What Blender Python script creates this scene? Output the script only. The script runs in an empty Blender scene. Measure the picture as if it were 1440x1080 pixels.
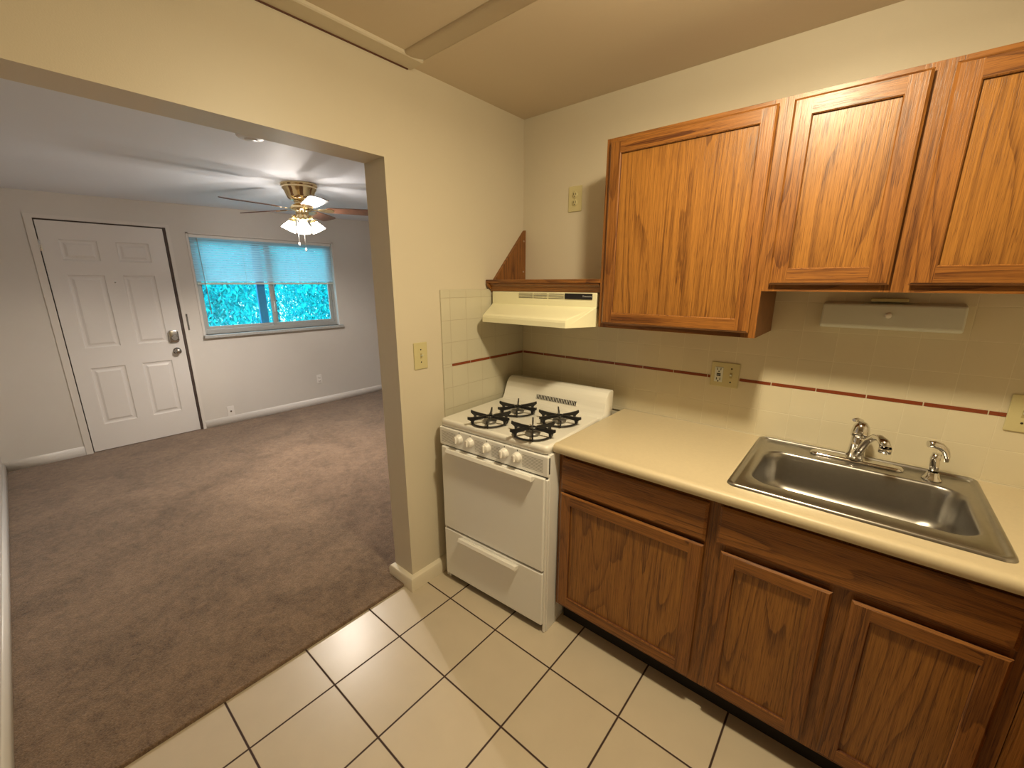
import bpy, bmesh, math, random
from mathutils import Vector, Matrix
random.seed(7)
PI = math.pi
scn = bpy.context.scene
col = scn.collection

# ------------------------------------------------------------------ camera
F_PX, CAM, YAW, PITCH, ROLL = 584.32, (1.5962, -2.0031, 1.5583), 0.7017, -0.2487, -0.0003
cam_d = bpy.data.cameras.new('camera'); cam = bpy.data.objects.new('camera', cam_d); col.objects.link(cam)
cam_d.sensor_fit = 'HORIZONTAL'; cam_d.sensor_width = 36.0
cam_d.lens = F_PX * 36.0 / 1440.0
cam_d.shift_x = 1.885 / 1440.0; cam_d.shift_y = 5.93 / 1440.0
cam_d.clip_start = 0.02; cam_d.clip_end = 200
_f = Vector((-math.sin(YAW) * math.cos(PITCH), math.cos(YAW) * math.cos(PITCH), math.sin(PITCH)))
_r0 = Vector((math.cos(YAW), math.sin(YAW), 0)); _u0 = _r0.cross(_f)
_r = _r0 * math.cos(ROLL) + _u0 * math.sin(ROLL); _u = -_r0 * math.sin(ROLL) + _u0 * math.cos(ROLL)
M = Matrix((_r, _u, -_f)).transposed().to_4x4(); M.translation = Vector(CAM)
cam.matrix_world = M
scn.camera = cam

# ------------------------------------------------------------------ light and exposure
scn.view_settings.view_transform = 'Standard'; scn.view_settings.look = 'None'
scn.view_settings.gamma = 1.0; scn.view_settings.use_curve_mapping = False
scn.view_settings.exposure = 0.0
world = bpy.data.worlds.new('world'); scn.world = world; world.use_nodes = True
bg = world.node_tree.nodes['Background']
bg.inputs[0].default_value = (0.42, 0.80, 1.0, 1); bg.inputs[1].default_value = 4.2

def point_light(name, loc, power, color, radius):
    d = bpy.data.lights.new(name, 'POINT'); d.energy = power; d.color = color; d.shadow_soft_size = radius
    o = bpy.data.objects.new(name, d); o.location = loc; col.objects.link(o); return o
KITCHEN_LIGHT = (1.34, -1.03, 2.29)
KL_C = (1.0, 0.85, 0.55)
point_light('kitchen_ceiling_bulb', KITCHEN_LIGHT, 21, KL_C, 0.06)
_d = bpy.data.lights.new('kitchen_ceiling_diffuser', 'AREA'); _d.shape = 'DISK'; _d.size = 0.16; _d.energy = 19; _d.color = KL_C
_o = bpy.data.objects.new('kitchen_ceiling_diffuser', _d); _o.location = (KITCHEN_LIGHT[0], KITCHEN_LIGHT[1], 2.31); col.objects.link(_o)
FAN = (-2.003, -0.345)
FAN_W, FAN_C = 74, (1.0, 0.90, 0.80)

# ------------------------------------------------------------------ materials
MATS = {}
def new_mat(name):
    m = bpy.data.materials.new(name); m.use_nodes = True
    MATS[name] = m
    return m, m.node_tree, m.node_tree.nodes['Principled BSDF']
def simple(name, colr, rough=0.5, metal=0.0, noise=0.0, nscale=20, bump=0.0, bscale=200, coat=0.0, spec=0.5, aniso=0):
    m, nt, b = new_mat(name)
    b.inputs['Base Color'].default_value = (*colr, 1); b.inputs['Roughness'].default_value = rough
    b.inputs['Metallic'].default_value = metal; b.inputs['Coat Weight'].default_value = coat
    b.inputs['Specular IOR Level'].default_value = spec
    N = nt.nodes.new; L = nt.links.new
    if noise > 0 or bump > 0:
        tc = N('ShaderNodeTexCoord')
    if noise > 0:
        n = N('ShaderNodeTexNoise'); n.inputs['Scale'].default_value = nscale; n.inputs['Detail'].default_value = 4
        L(tc.outputs['Object'], n.inputs['Vector'])
        r = N('ShaderNodeMapRange'); r.inputs[1].default_value = 0.25; r.inputs[2].default_value = 0.75
        r.inputs[3].default_value = 1 - noise; r.inputs[4].default_value = 1 + noise
        L(n.outputs[0], r.inputs[0])
        mx = N('ShaderNodeMix'); mx.data_type = 'RGBA'; mx.blend_type = 'MULTIPLY'; mx.inputs[0].default_value = 1
        mx.inputs[6].default_value = (*colr, 1); L(r.outputs[0], mx.inputs[7]); L(mx.outputs[2], b.inputs['Base Color'])
    if bump > 0:
        n2 = N('ShaderNodeTexNoise'); n2.inputs['Scale'].default_value = bscale; n2.inputs['Detail'].default_value = 3
        L(tc.outputs['Object'], n2.inputs['Vector'])
        bp = N('ShaderNodeBump'); bp.inputs['Strength'].default_value = bump; bp.inputs['Distance'].default_value = 0.002
        L(n2.outputs[0], bp.inputs['Height']); L(bp.outputs[0], b.inputs['Normal'])
    return m
def emis(name, colr, strength):
    m, nt, b = new_mat(name)
    b.inputs['Base Color'].default_value = (*colr, 1)
    b.inputs['Emission Color'].default_value = (*colr, 1); b.inputs['Emission Strength'].default_value = strength
    return m

def math_node(nt, op, a, b=None, c=None):
    n = nt.nodes.new('ShaderNodeMath'); n.operation = op
    for i, v in enumerate((a, b, c)):
        if v is None: continue
        if isinstance(v, (int, float)): n.inputs[i].default_value = v
        else: nt.links.new(v, n.inputs[i])
    return n.outputs[0]

def oak(name, axis, light=(0.32, 0.124, 0.024), dark=(0.075, 0.020, 0.004)):
    m, nt, b = new_mat(name); N = nt.nodes.new; L = nt.links.new
    tc = N('ShaderNodeTexCoord'); oi = N('ShaderNodeObjectInfo')
    off = N('ShaderNodeVectorMath'); off.operation = 'SCALE'; off.inputs[0].default_value = (13.7, 7.3, 21.1)
    L(oi.outputs['Random'], off.inputs['Scale'])
    add = N('ShaderNodeVectorMath'); add.operation = 'ADD'; L(tc.outputs['Object'], add.inputs[0]); L(off.outputs[0], add.inputs[1])
    def noise(across, along, detail=2, rough=0.5, dist=0.0):
        mp = N('ShaderNodeVectorMath'); mp.operation = 'MULTIPLY'
        s = [across, across, across]; s['xyz'.index(axis)] = along
        mp.inputs[1].default_value = s; L(add.outputs[0], mp.inputs[0])
        n = N('ShaderNodeTexNoise'); n.inputs['Scale'].default_value = 1; n.inputs['Detail'].default_value = detail
        n.inputs['Roughness'].default_value = rough; n.inputs['Distortion'].default_value = dist
        L(mp.outputs[0], n.inputs['Vector']); return n.outputs[0]
    base = noise(6.5, 0.55, 1.2, 0.4, 0.15)
    wob = noise(60, 14, 2)
    s1 = math_node(nt, 'MULTIPLY', base, 15.0)
    s2 = math_node(nt, 'MULTIPLY_ADD', wob, 0.22, s1)
    fr = math_node(nt, 'FRACT', s2)
    band = N('ShaderNodeMapRange'); band.inputs[1].default_value = 0.62; band.inputs[2].default_value = 0.97
    band.inputs[3].default_value = 0; band.inputs[4].default_value = 1; L(fr, band.inputs[0])
    edge = N('ShaderNodeMapRange'); edge.inputs[1].default_value = 0.97; edge.inputs[2].default_value = 1.0
    edge.inputs[3].default_value = 1; edge.inputs[4].default_value = 0; L(fr, edge.inputs[0])
    bandv = math_node(nt, 'MULTIPLY', band.outputs[0], edge.outputs[0])
    bandm = math_node(nt, 'MULTIPLY', bandv, noise(9, 1.5, 1))
    fine = noise(330, 5, 3, 0.65)
    pores = noise(650, 16, 2, 0.6)
    pr = N('ShaderNodeMapRange'); pr.inputs[1].default_value = 0.56; pr.inputs[2].default_value = 0.70; L(pores, pr.inputs[0])
    fr2 = N('ShaderNodeMapRange'); fr2.inputs[1].default_value = 0.35; fr2.inputs[2].default_value = 0.7; L(fine, fr2.inputs[0])
    f1 = math_node(nt, 'MULTIPLY', bandm, 0.62)
    f2 = math_node(nt, 'MULTIPLY_ADD', fr2.outputs[0], 0.46, f1)
    f3 = math_node(nt, 'MULTIPLY_ADD', pr.outputs[0], 0.42, f2)
    tone = math_node(nt, 'MULTIPLY_ADD', noise(3, 0.6, 1), 0.30, f3)
    rm = N('ShaderNodeValToRGB'); rm.color_ramp.elements[0].position = 0.16; rm.color_ramp.elements[1].position = 0.86
    rm.color_ramp.elements[0].color = (*light, 1); rm.color_ramp.elements[1].color = (*dark, 1)
    L(tone, rm.inputs[0]); L(rm.outputs[0], b.inputs['Base Color'])
    b.inputs['Roughness'].default_value = 0.37; b.inputs['Coat Weight'].default_value = 0.05; b.inputs['Coat Roughness'].default_value = 0.2
    bp = N('ShaderNodeBump'); bp.inputs['Strength'].default_value = 0.25; bp.inputs['Distance'].default_value = 0.001; bp.invert = True
    L(f3, bp.inputs['Height']); L(bp.outputs[0], b.inputs['Normal'])
    return m
OAKV, OAKH, OAKY = oak('oak_vertical_grain', 'z'), oak('oak_horizontal_grain', 'x'), oak('oak_depth_grain', 'y')
OAKP = oak('oak_panel', 'z', (0.37, 0.155, 0.028), (0.10, 0.032, 0.006))
OAKS = simple('oak_cabinet_side', (0.26, 0.115, 0.04), 0.5, noise=0.15, nscale=30)
OAKIN = simple('oak_shadow_edge', (0.11, 0.035, 0.014), 0.5)  # shade of door recesses and finger pulls, put into a darker oak colour

PAINT_K = simple('kitchen_paint', (0.68, 0.61, 0.48), 0.42, bump=0.12, bscale=260, noise=0.015, nscale=3)
PAINT_C = simple('kitchen_ceiling_paint', (0.70, 0.60, 0.46), 0.6, bump=0.1, bscale=200)
PAINT_L = simple('living_room_paint', (0.66, 0.625, 0.575), 0.55, bump=0.15, bscale=220, noise=0.02, nscale=3)
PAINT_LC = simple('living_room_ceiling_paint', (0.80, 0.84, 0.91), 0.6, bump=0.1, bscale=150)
WHITE = simple('white_gloss_paint', (0.78, 0.75, 0.71), 0.35)
CASING = simple('casing_paint', (0.70, 0.66, 0.61), 0.45)
DOORP = simple('door_paint', (0.72, 0.69, 0.66), 0.42, bump=0.08, bscale=120)
BASEP = simple('cream_baseboard_paint', (0.78, 0.70, 0.55), 0.35)
ENAMEL = simple('white_enamel', (0.86, 0.83, 0.76), 0.18, coat=0.3)
ENAMELB = simple('white_enamel_body', (0.88, 0.87, 0.85), 0.32, bump=0.05, bscale=500)
PLASTICW = simple('white_plastic', (0.88, 0.85, 0.80), 0.3)
BLACK = simple('black_cast_iron', (0.012, 0.011, 0.011), 0.35)
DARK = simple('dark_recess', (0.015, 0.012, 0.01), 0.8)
ALU = simple('burner_aluminium', (0.33, 0.32, 0.30), 0.4, 0.9)
ALMCAULK = simple('almond_caulk', (0.74, 0.66, 0.50), 0.4)
HOODP = simple('almond_enamel', (0.86, 0.82, 0.57), 0.28)
VENTG = simple('vent_recess_grey', (0.20, 0.18, 0.16), 0.6)
BLACKP = simple('black_glossy_plate', (0.012, 0.011, 0.013), 0.25)
LETTER = simple('silver_lettering', (0.35, 0.35, 0.36), 0.5)
CHROME = simple('chrome', (0.72, 0.71, 0.70), 0.07, 1.0)
STEEL = simple('brushed_stainless_steel', (0.42, 0.405, 0.385), 0.30, 1.0, noise=0.05, nscale=60)
BRASS = simple('polished_brass', (0.83, 0.67, 0.38), 0.13, 1.0)
NICKEL = simple('satin_nickel', (0.45, 0.43, 0.40), 0.22, 1.0)
LAMIN = simple('laminate_countertop', (0.62, 0.52, 0.35), 0.38, noise=0.03, nscale=90)
ALMOND = simple('almond_plastic', (0.62, 0.55, 0.30), 0.3)
ALMONDD = simple('almond_plastic_dark', (0.44, 0.37, 0.18), 0.35)
SLOTS = simple('socket_slots', (0.02, 0.014, 0.01), 0.6)
CREAMF = simple('cream_lens_plastic', (0.74, 0.76, 0.68), 0.35)
BRONZE = simple('dark_brown_weatherstrip', (0.07, 0.045, 0.035), 0.6)
ALFR = simple('window_frame_aluminium', (0.45, 0.45, 0.43), 0.4, 0.3)
SILLM = simple('stone_sill', (0.42, 0.42, 0.40), 0.4, noise=0.12, nscale=60)
BLADE = simple('fan_blade_walnut', (0.13, 0.058, 0.032), 0.35, noise=0.25, nscale=25)
TRUNKM = simple('bark', (0.05, 0.10, 0.14), 0.9)
LEAFA = simple('leaf_teal', (0.005, 0.80, 0.80), 0.6, spec=0.15)  # cyan daylight cast under warm white balance, put into the leaf colours
LEAFB = simple('leaf_cyan_pale', (0.04, 0.97, 0.95), 0.6, spec=0.2)
LEAFC = simple('leaf_deep_teal', (0.005, 0.55, 0.66), 0.6, spec=0.15)
GROUND = simple('outdoor_ground', (0.05, 0.35, 0.36), 0.9, noise=0.3, nscale=4)
BLUEM = simple('blue_shaded_stile', (0.03, 0.32, 0.62), 0.5)

def geo_pos(nt):
    g = nt.nodes.new('ShaderNodeNewGeometry'); s = nt.nodes.new('ShaderNodeSeparateXYZ')
    nt.links.new(g.outputs['Position'], s.inputs[0]); return g, s
def line_mask(nt, v, origin, pitch, half):
    a = math_node(nt, 'SUBTRACT', v, origin); b = math_node(nt, 'DIVIDE', a, pitch)
    c = math_node(nt, 'ADD', b, 0.5); fr = math_node(nt, 'FRACT', c)
    d = math_node(nt, 'SUBTRACT', fr, 0.5); e = math_node(nt, 'ABSOLUTE', d); f = math_node(nt, 'MULTIPLY', e, pitch)
    mr = nt.nodes.new('ShaderNodeMapRange'); mr.inputs[1].default_value = half * 0.7; mr.inputs[2].default_value = half * 1.3
    mr.inputs[3].default_value = 1; mr.inputs[4].default_value = 0; nt.links.new(f, mr.inputs[0])
    return mr.outputs[0], math_node(nt, 'FLOOR', b)
def tile_mat(name, base, var, grout, half, rough, axes, origins, pitches, z_split=None, depth=0.0015, mottle=0.05, grough=0.8):
    m, nt, b = new_mat(name); N = nt.nodes.new; L = nt.links.new
    g, s = geo_pos(nt)
    v = [s.outputs['xyz'.index(a)] for a in axes]
    m1, c1 = line_mask(nt, v[0], origins[0], pitches[0], half)
    if z_split:
        gt = math_node(nt, 'GREATER_THAN', v[1], z_split[0])
        o = math_node(nt, 'MULTIPLY_ADD', gt, z_split[2] - z_split[1], z_split[1])
        m2, c2 = line_mask(nt, v[1], o, pitches[1], half)
    else:
        m2, c2 = line_mask(nt, v[1], origins[1], pitches[1], half)
    mk = math_node(nt, 'MAXIMUM', m1, m2)
    cv = N('ShaderNodeCombineXYZ'); L(c1, cv.inputs[0]); L(c2, cv.inputs[1])
    wn = N('ShaderNodeTexWhiteNoise'); L(cv.outputs[0], wn.inputs['Vector'])
    n = N('ShaderNodeTexNoise'); n.inputs['Scale'].default_value = 9; n.inputs['Detail'].default_value = 5
    L(g.outputs['Position'], n.inputs['Vector'])
    k = math_node(nt, 'MULTIPLY_ADD', wn.outputs['Value'], var, 1 - var / 2)
    k2 = math_node(nt, 'MULTIPLY_ADD', n.outputs[0], mottle * 2, -mottle)
    k3 = math_node(nt, 'ADD', k, k2)
    mx = N('ShaderNodeMix'); mx.data_type = 'RGBA'; mx.blend_type = 'MULTIPLY'; mx.inputs[0].default_value = 1
    mx.inputs[6].default_value = (*base, 1); L(k3, mx.inputs[7])
    m3 = N('ShaderNodeMix'); m3.data_type = 'RGBA'; L(mk, m3.inputs[0]); L(mx.outputs[2], m3.inputs[6]); m3.inputs[7].default_value = (*grout, 1)
    L(m3.outputs[2], b.inputs['Base Color'])
    rr = math_node(nt, 'MULTIPLY_ADD', mk, grough - rough, rough); L(rr, b.inputs['Roughness'])
    h = math_node(nt, 'SUBTRACT', 1, mk)
    h2 = math_node(nt, 'MULTIPLY_ADD', n.outputs[0], 0.5, h)
    bp = N('ShaderNodeBump'); bp.inputs['Strength'].default_value = 0.6; bp.inputs['Distance'].default_value = depth
    L(h2, bp.inputs['Height']); L(bp.outputs[0], b.inputs['Normal'])
    return m
FLOORT = tile_mat('floor_tile', (0.60, 0.51, 0.385), 0.07, (0.045, 0.020, 0.014), 0.0034, 0.30, 'xy', (0.2076, -0.8355), (0.3075, 0.3075), mottle=0.06)
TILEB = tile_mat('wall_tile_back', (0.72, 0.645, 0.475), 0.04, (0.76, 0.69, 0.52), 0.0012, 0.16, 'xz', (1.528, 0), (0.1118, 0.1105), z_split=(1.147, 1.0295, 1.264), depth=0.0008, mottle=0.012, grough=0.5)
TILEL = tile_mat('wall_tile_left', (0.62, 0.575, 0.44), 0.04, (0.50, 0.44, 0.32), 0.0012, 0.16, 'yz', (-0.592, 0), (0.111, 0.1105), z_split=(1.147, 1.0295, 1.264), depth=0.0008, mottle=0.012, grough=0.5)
TERRA = simple('terracotta_glaze', (0.24, 0.052, 0.018), 0.22, noise=0.08, nscale=40)

def carpet_mat():
    m, nt, b = new_mat('carpet_pile'); N = nt.nodes.new; L = nt.links.new
    g, s = geo_pos(nt)
    def nz(sc, det=3, rg=0.6, dist=0):
        n = N('ShaderNodeTexNoise'); n.inputs['Scale'].default_value = sc; n.inputs['Detail'].default_value = det
        n.inputs['Roughness'].default_value = rg; n.inputs['Distortion'].default_value = dist
        L(g.outputs['Position'], n.inputs['Vector']); return n.outputs[0]
    a = nz(2.2, 5, 0.62, 0.8); c = nz(170, 2, 0.7); d = nz(26, 3, 0.65)
    t = math_node(nt, 'MULTIPLY', a, 0.9); t = math_node(nt, 'MULTIPLY_ADD', c, 1.15, t); t = math_node(nt, 'MULTIPLY_ADD', d, 0.75, t)
    r = N('ShaderNodeMapRange'); r.inputs[1].default_value = 1.02; r.inputs[2].default_value = 1.78; L(t, r.inputs[0])
    rm = N('ShaderNodeValToRGB'); rm.color_ramp.elements[0].color = (0.085, 0.052, 0.032, 1); rm.color_ramp.elements[1].color = (0.31, 0.205, 0.13, 1)
    L(r.outputs[0], rm.inputs[0]); L(rm.outputs[0], b.inputs['Base Color'])
    b.inputs['Roughness'].default_value = 1; b.inputs['Specular IOR Level'].default_value = 0.1; b.inputs['Sheen Weight'].default_value = 0.25
    bp = N('ShaderNodeBump'); bp.inputs['Strength'].default_value = 0.9; bp.inputs['Distance'].default_value = 0.006
    hh = math_node(nt, 'MULTIPLY_ADD', d, 0.6, c); L(hh, bp.inputs['Height']); L(bp.outputs[0], b.inputs['Normal'])
    return m
CARPET = carpet_mat()
def glass_mat():
    m, nt, b = new_mat('window_glass'); N = nt.nodes.new; L = nt.links.new
    t = N('ShaderNodeBsdfTransparent'); t.inputs[0].default_value = (0.93, 0.97, 0.97, 1)
    g = N('ShaderNodeBsdfGlossy'); g.inputs['Roughness'].default_value = 0.03
    mx = N('ShaderNodeMixShader'); mx.inputs[0].default_value = 0.05
    L(t.outputs[0], mx.inputs[1]); L(g.outputs[0], mx.inputs[2]); L(mx.outputs[0], nt.nodes['Material Output'].inputs[0]); return m
GLASS = glass_mat()
def translucent_mat(name, colr, tcol, w):
    m, nt, b = new_mat(name); N = nt.nodes.new; L = nt.links.new
    b.inputs['Base Color'].default_value = (*colr, 1); b.inputs['Roughness'].default_value = 0.5
    t = N('ShaderNodeBsdfTranslucent'); t.inputs[0].default_value = (*tcol, 1)
    mx = N('ShaderNodeMixShader'); mx.inputs[0].default_value = w
    L(b.outputs[0], mx.inputs[1]); L(t.outputs[0], mx.inputs[2]); L(mx.outputs[0], nt.nodes['Material Output'].inputs[0]); return m
SLATM = translucent_mat('blind_slat_vinyl', (0.62, 0.70, 0.74), (0.75, 0.88, 0.95), 0.5)
def shade_mat():
    m, nt, b = new_mat('frosted_glass_shade'); N = nt.nodes.new; L = nt.links.new
    b.inputs['Base Color'].default_value = (0.9, 0.88, 0.85, 1); b.inputs['Emission Color'].default_value = (1, 0.93, 0.85, 1)
    b.inputs['Emission Strength'].default_value = 2.6
    t = N('ShaderNodeBsdfTransparent'); t.inputs[0].default_value = (1, 1, 1, 1)
    mx = N('ShaderNodeMixShader'); mx.inputs[0].default_value = 0.27
    L(b.outputs[0], mx.inputs[1]); L(t.outputs[0], mx.inputs[2]); L(mx.outputs[0], nt.nodes['Material Output'].inputs[0]); return m
SHADEM = shade_mat()
BULB = emis('lit_bulb', (1.0, 0.92, 0.80), 12)
_nt = BULB.node_tree; _t = _nt.nodes.new('ShaderNodeBsdfTransparent'); _m = _nt.nodes.new('ShaderNodeMixShader'); _m.inputs[0].default_value = 0.85
_nt.links.new(_nt.nodes['Principled BSDF'].outputs[0], _m.inputs[1]); _nt.links.new(_t.outputs[0], _m.inputs[2]); _nt.links.new(_m.outputs[0], _nt.nodes['Material Output'].inputs[0])
DOME = emis('lit_opal_dome', (1.0, 0.80, 0.52), 1.5)

# ------------------------------------------------------------------ mesh helpers
class MB:
    def __init__(self): self.bm = bmesh.new()
    def _bev(self, geom_verts, w, seg):
        es = {e for v in geom_verts for e in v.link_edges}
        bmesh.ops.bevel(self.bm, geom=list(es), offset=w, segments=seg, profile=0.5, affect='EDGES', clamp_overlap=True)
    def box(self, x0, x1, y0, y1, z0, z1, bev=0.0, seg=2, mat=0, mtx=None):
        tmp = bmesh.new()
        vs = [tmp.verts.new((x, y, z)) for x in (x0, x1) for y in (y0, y1) for z in (z0, z1)]
        for q in ((0, 1, 3, 2), (4, 6, 7, 5), (0, 4, 5, 1), (2, 3, 7, 6), (0, 2, 6, 4), (1, 5, 7, 3)):
            tmp.faces.new([vs[i] for i in q])
        if bev > 0:
            bmesh.ops.bevel(tmp, geom=tmp.edges[:], offset=bev, segments=seg, profile=0.5, affect='EDGES', clamp_overlap=True)
        self._merge(tmp, mat, mtx); return self
    def _merge(self, tmp, mat=0, mtx=None):
        if mtx is not None: bmesh.ops.transform(tmp, matrix=mtx, verts=tmp.verts)
        bmesh.ops.recalc_face_normals(tmp, faces=tmp.faces[:])
        mp = {}
        for v in tmp.verts: mp[v] = self.bm.verts.new(v.co)
        for f in tmp.faces:
            nf = self.bm.faces.new([mp[v] for v in f.verts]); nf.material_index = mat; nf.smooth = f.smooth
        tmp.free()
    def prism(self, pts, axis, a0, a1, bev=0.0, mat=0, mtx=None, seg=2):
        """pts: 2-D outline in the two other axes (cyclic order x->y,z; y->x,z; z->x,y)"""
        tmp = bmesh.new()
        def mk(p, a):
            if axis == 'x': return (a, p[0], p[1])
            if axis == 'y': return (p[0], a, p[1])
            return (p[0], p[1], a)
        A = [tmp.verts.new(mk(p, a0)) for p in pts]; B = [tmp.verts.new(mk(p, a1)) for p in pts]
        tmp.faces.new(A); tmp.faces.new(B[::-1]); n = len(pts)
        for i in range(n): tmp.faces.new((A[i], A[(i + 1) % n], B[(i + 1) % n], B[i]))
        if bev > 0:
            bmesh.ops.bevel(tmp, geom=tmp.edges[:], offset=bev, segments=seg, profile=0.5, affect='EDGES', clamp_overlap=True)
        self._merge(tmp, mat, mtx); return self
    def lathe(self, prof, center=(0, 0, 0), direction=(0, 0, 1), n=32, mat=0, smooth=True):
        tmp = bmesh.new(); rings = []
        for r, h in prof:
            if r < 1e-5: rings.append([tmp.verts.new((0, 0, h))])
            else: rings.append([tmp.verts.new((r * math.cos(2 * PI * i / n), r * math.sin(2 * PI * i / n), h)) for i in range(n)])
        for a, b in zip(rings, rings[1:]):
            if len(a) == 1 and len(b) == 1: continue
            for i in range(n):
                j = (i + 1) % n
                if len(a) == 1: f = tmp.faces.new((a[0], b[i], b[j]))
                elif len(b) == 1: f = tmp.faces.new((a[i], a[j], b[0]))
                else: f = tmp.faces.new((a[i], a[j], b[j], b[i]))
                f.smooth = smooth
        q = Vector((0, 0, 1)).rotation_difference(Vector(direction).normalized()).to_matrix().to_4x4()
        self._merge(tmp, mat, Matrix.Translation(center) @ q); return self
    def tube(self, pts, rad, n=12, mat=0, caps=True):
        pts = [Vector(p) for p in pts]; rads = rad if isinstance(rad, (list, tuple)) else [rad] * len(pts)
        tmp = bmesh.new(); rings = []; prev = None
        for i, p in enumerate(pts):
            t = (pts[min(i + 1, len(pts) - 1)] - pts[max(i - 1, 0)]).normalized()
            if prev is None: a = t.orthogonal().normalized()
            else:
                a = prev - t * prev.dot(t); a.normalize()
            prev = a; b = t.cross(a)
            rings.append([tmp.verts.new(p + (a * math.cos(2 * PI * k / n) + b * math.sin(2 * PI * k / n)) * rads[i]) for k in range(n)])
        for r0, r1 in zip(rings, rings[1:]):
            for k in range(n):
                f = tmp.faces.new((r0[k], r0[(k + 1) % n], r1[(k + 1) % n], r1[k])); f.smooth = True
        if caps: tmp.faces.new(rings[0][::-1]); tmp.faces.new(rings[-1])
        self._merge(tmp, mat); return self
    def loops(self, loops, cap_last=True, cap_first=False, mat=0, smooth=True):
        tmp = bmesh.new(); rs = [[tmp.verts.new(p) for p in lp] for lp in loops]; n = len(rs[0])
        for a, b in zip(rs, rs[1:]):
            for i in range(n):
                f = tmp.faces.new((a[i], a[(i + 1) % n], b[(i + 1) % n], b[i])); f.smooth = smooth
        if cap_last: tmp.faces.new(rs[-1])
        if cap_first: tmp.faces.new(rs[0][::-1])
        self._merge(tmp, mat); return self
    def ellipsoid(self, c, r, mat=0, n=20):
        tmp = bmesh.new(); bmesh.ops.create_uvsphere(tmp, u_segments=n, v_segments=n // 2, radius=1)
        for f in tmp.faces: f.smooth = True
        self._merge(tmp, mat, Matrix.Translation(c) @ Matrix.Diagonal((*r, 1))); return self
    def build(self, name, mats, parent=None, local=False, origin=None, autosmooth=False):
        me = bpy.data.meshes.new(name)
        o = bpy.data.objects.new(name, me); col.objects.link(o)
        org = Vector((0, 0, 0))
        if parent is not None:
            root = parent
            while root.parent: root = root.parent
            if not local: org = Vector(root.location)
        elif origin is not None:
            org = Vector(origin); o.location = org
        if org.length > 0: bmesh.ops.translate(self.bm, verts=self.bm.verts, vec=-org)
        if autosmooth:
            for f in self.bm.faces: f.smooth = True
            for e in self.bm.edges:
                if len(e.link_faces) == 2 and e.calc_face_angle(0) > 0.6: e.smooth = False
        self.bm.to_mesh(me); self.bm.free()
        for m in (mats if isinstance(mats, (list, tuple)) else [mats]): me.materials.append(m)
        if parent is not None: o.parent = parent
        return o
def rrect(x0, x1, y0, y1, r, z, n=6):
    out = []
    for cx, cy, a0 in ((x1 - r, y1 - r, 0), (x0 + r, y1 - r, 90), (x0 + r, y0 + r, 180), (x1 - r, y0 + r, 270)):
        for k in range(n + 1):
            a = math.radians(a0 + 90 * k / n); out.append((cx + r * math.cos(a), cy + r * math.sin(a), z))
    return out
def thing(name, label, cat, loc, rotz=0.0, group=None):
    o = bpy.data.objects.new(name, None); col.objects.link(o); o.location = loc; o.rotation_euler = (0, 0, rotz)
    o.empty_display_size = 0.05
    o['label'] = label; o['category'] = cat
    if group: o['group'] = group
    return o
def tag(o, label, cat, group=None):
    o['label'] = label; o['category'] = cat
    if group: o['group'] = group
    return o
def struct(o, label=None):
    o['kind'] = 'structure'
    if label: o['label'] = label
    return o
def S_(o): struct(o); return o

# ------------------------------------------------------------------ room shell
H = 2.421; XP = -0.149; XF = -3.714; YL = -2.293; YJ = -0.910; HJ = 2.054; YE = 2.6; XR = 2.70; YR = -4.60
def lrz(y): return 2.325 + 0.025 * y
b = MB(); b.box(-0.045, XR + .1, YR - .1, 0.1, -0.06, 0.0); S_(b.build('floor_tile', FLOORT))
b = MB(); b.box(XF - .1, -0.045, YL - .1, YE + .1, -0.06, 0.016, bev=0.006); S_(b.build('floor_carpet', CARPET))
b = MB(); b.box(XP, XR + .1, YR - .1, 0.12, H, H + .08); S_(b.build('ceiling_kitchen', PAINT_C))
b = MB(); b.prism([(YL - .1, lrz(YL - .1)), (YE + .1, lrz(YE + .1)), (YE + .1, 2.55), (YL - .1, 2.55)], 'x', XF - .16, XP + .002); S_(b.build('ceiling_living_room', PAINT_LC))
b = MB(); b.box(0, XR + .1, 0, 0.12, 0, H + .08); S_(b.build('wall_back', PAINT_K))
def opening_wall(name, m_k, m_l):
    # kitchen side faces use the kitchen paint, the living room side its own
    bb = MB(); r = 0.006
    bb.box(XP, 0, YJ, YE + .1, 0, HJ, bev=0.0)
    bb.box(XP, 0, YL, YE + .1, HJ, 2.5)
    bb.box(XP, 0, YR - .1, YL, 0, 2.5)
    o = bb.build(name, [m_k, m_l])
    for p in o.data.polygons:
        if p.normal.x < -0.9: p.material_index = 1
    return S_(o)
opening_wall('wall_left', PAINT_K, PAINT_L)
b = MB(); b.box(XF - .16, XP, YL - .12, YL, 0, 2.55); S_(b.build('wall_living_left', PAINT_L))
b = MB(); b.box(XF - .16, XP, YE, YE + .12, 0, 2.55); S_(b.build('wall_living_right', PAINT_L))
b = MB(); b.box(XR, XR + .1, YR - .1, 0.12, 0, H + .08); S_(b.build('wall_right', PAINT_K))
b = MB(); b.box(XP, XR + .1, YR - .12, YR, 0, H + .08); S_(b.build('wall_front', PAINT_K))
# far wall with door and window openings
DY0, DY1, DZ = -1.772, -0.893, 2.078
WY0, WY1, WZ0, WZ1 = -0.722, 0.762, 1.02, 2.035
b = MB()
xo = XF - .16
b.box(xo, XF, YL - .12, DY0 - .032, 0, 2.55); b.box(xo, XF, DY0 - .032, DY1 + .026, DZ + .026, 2.55); b.box(xo, XF, DY1 + .026, WY0, 0, 2.55)
b.box(xo, XF, WY0, WY1, 0, WZ0); b.box(xo, XF, WY0, WY1, WZ1, 2.55); b.box(xo, XF, WY1, YE + .12, 0, 2.55)
S_(b.build('wall_far', PAINT_L))

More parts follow.
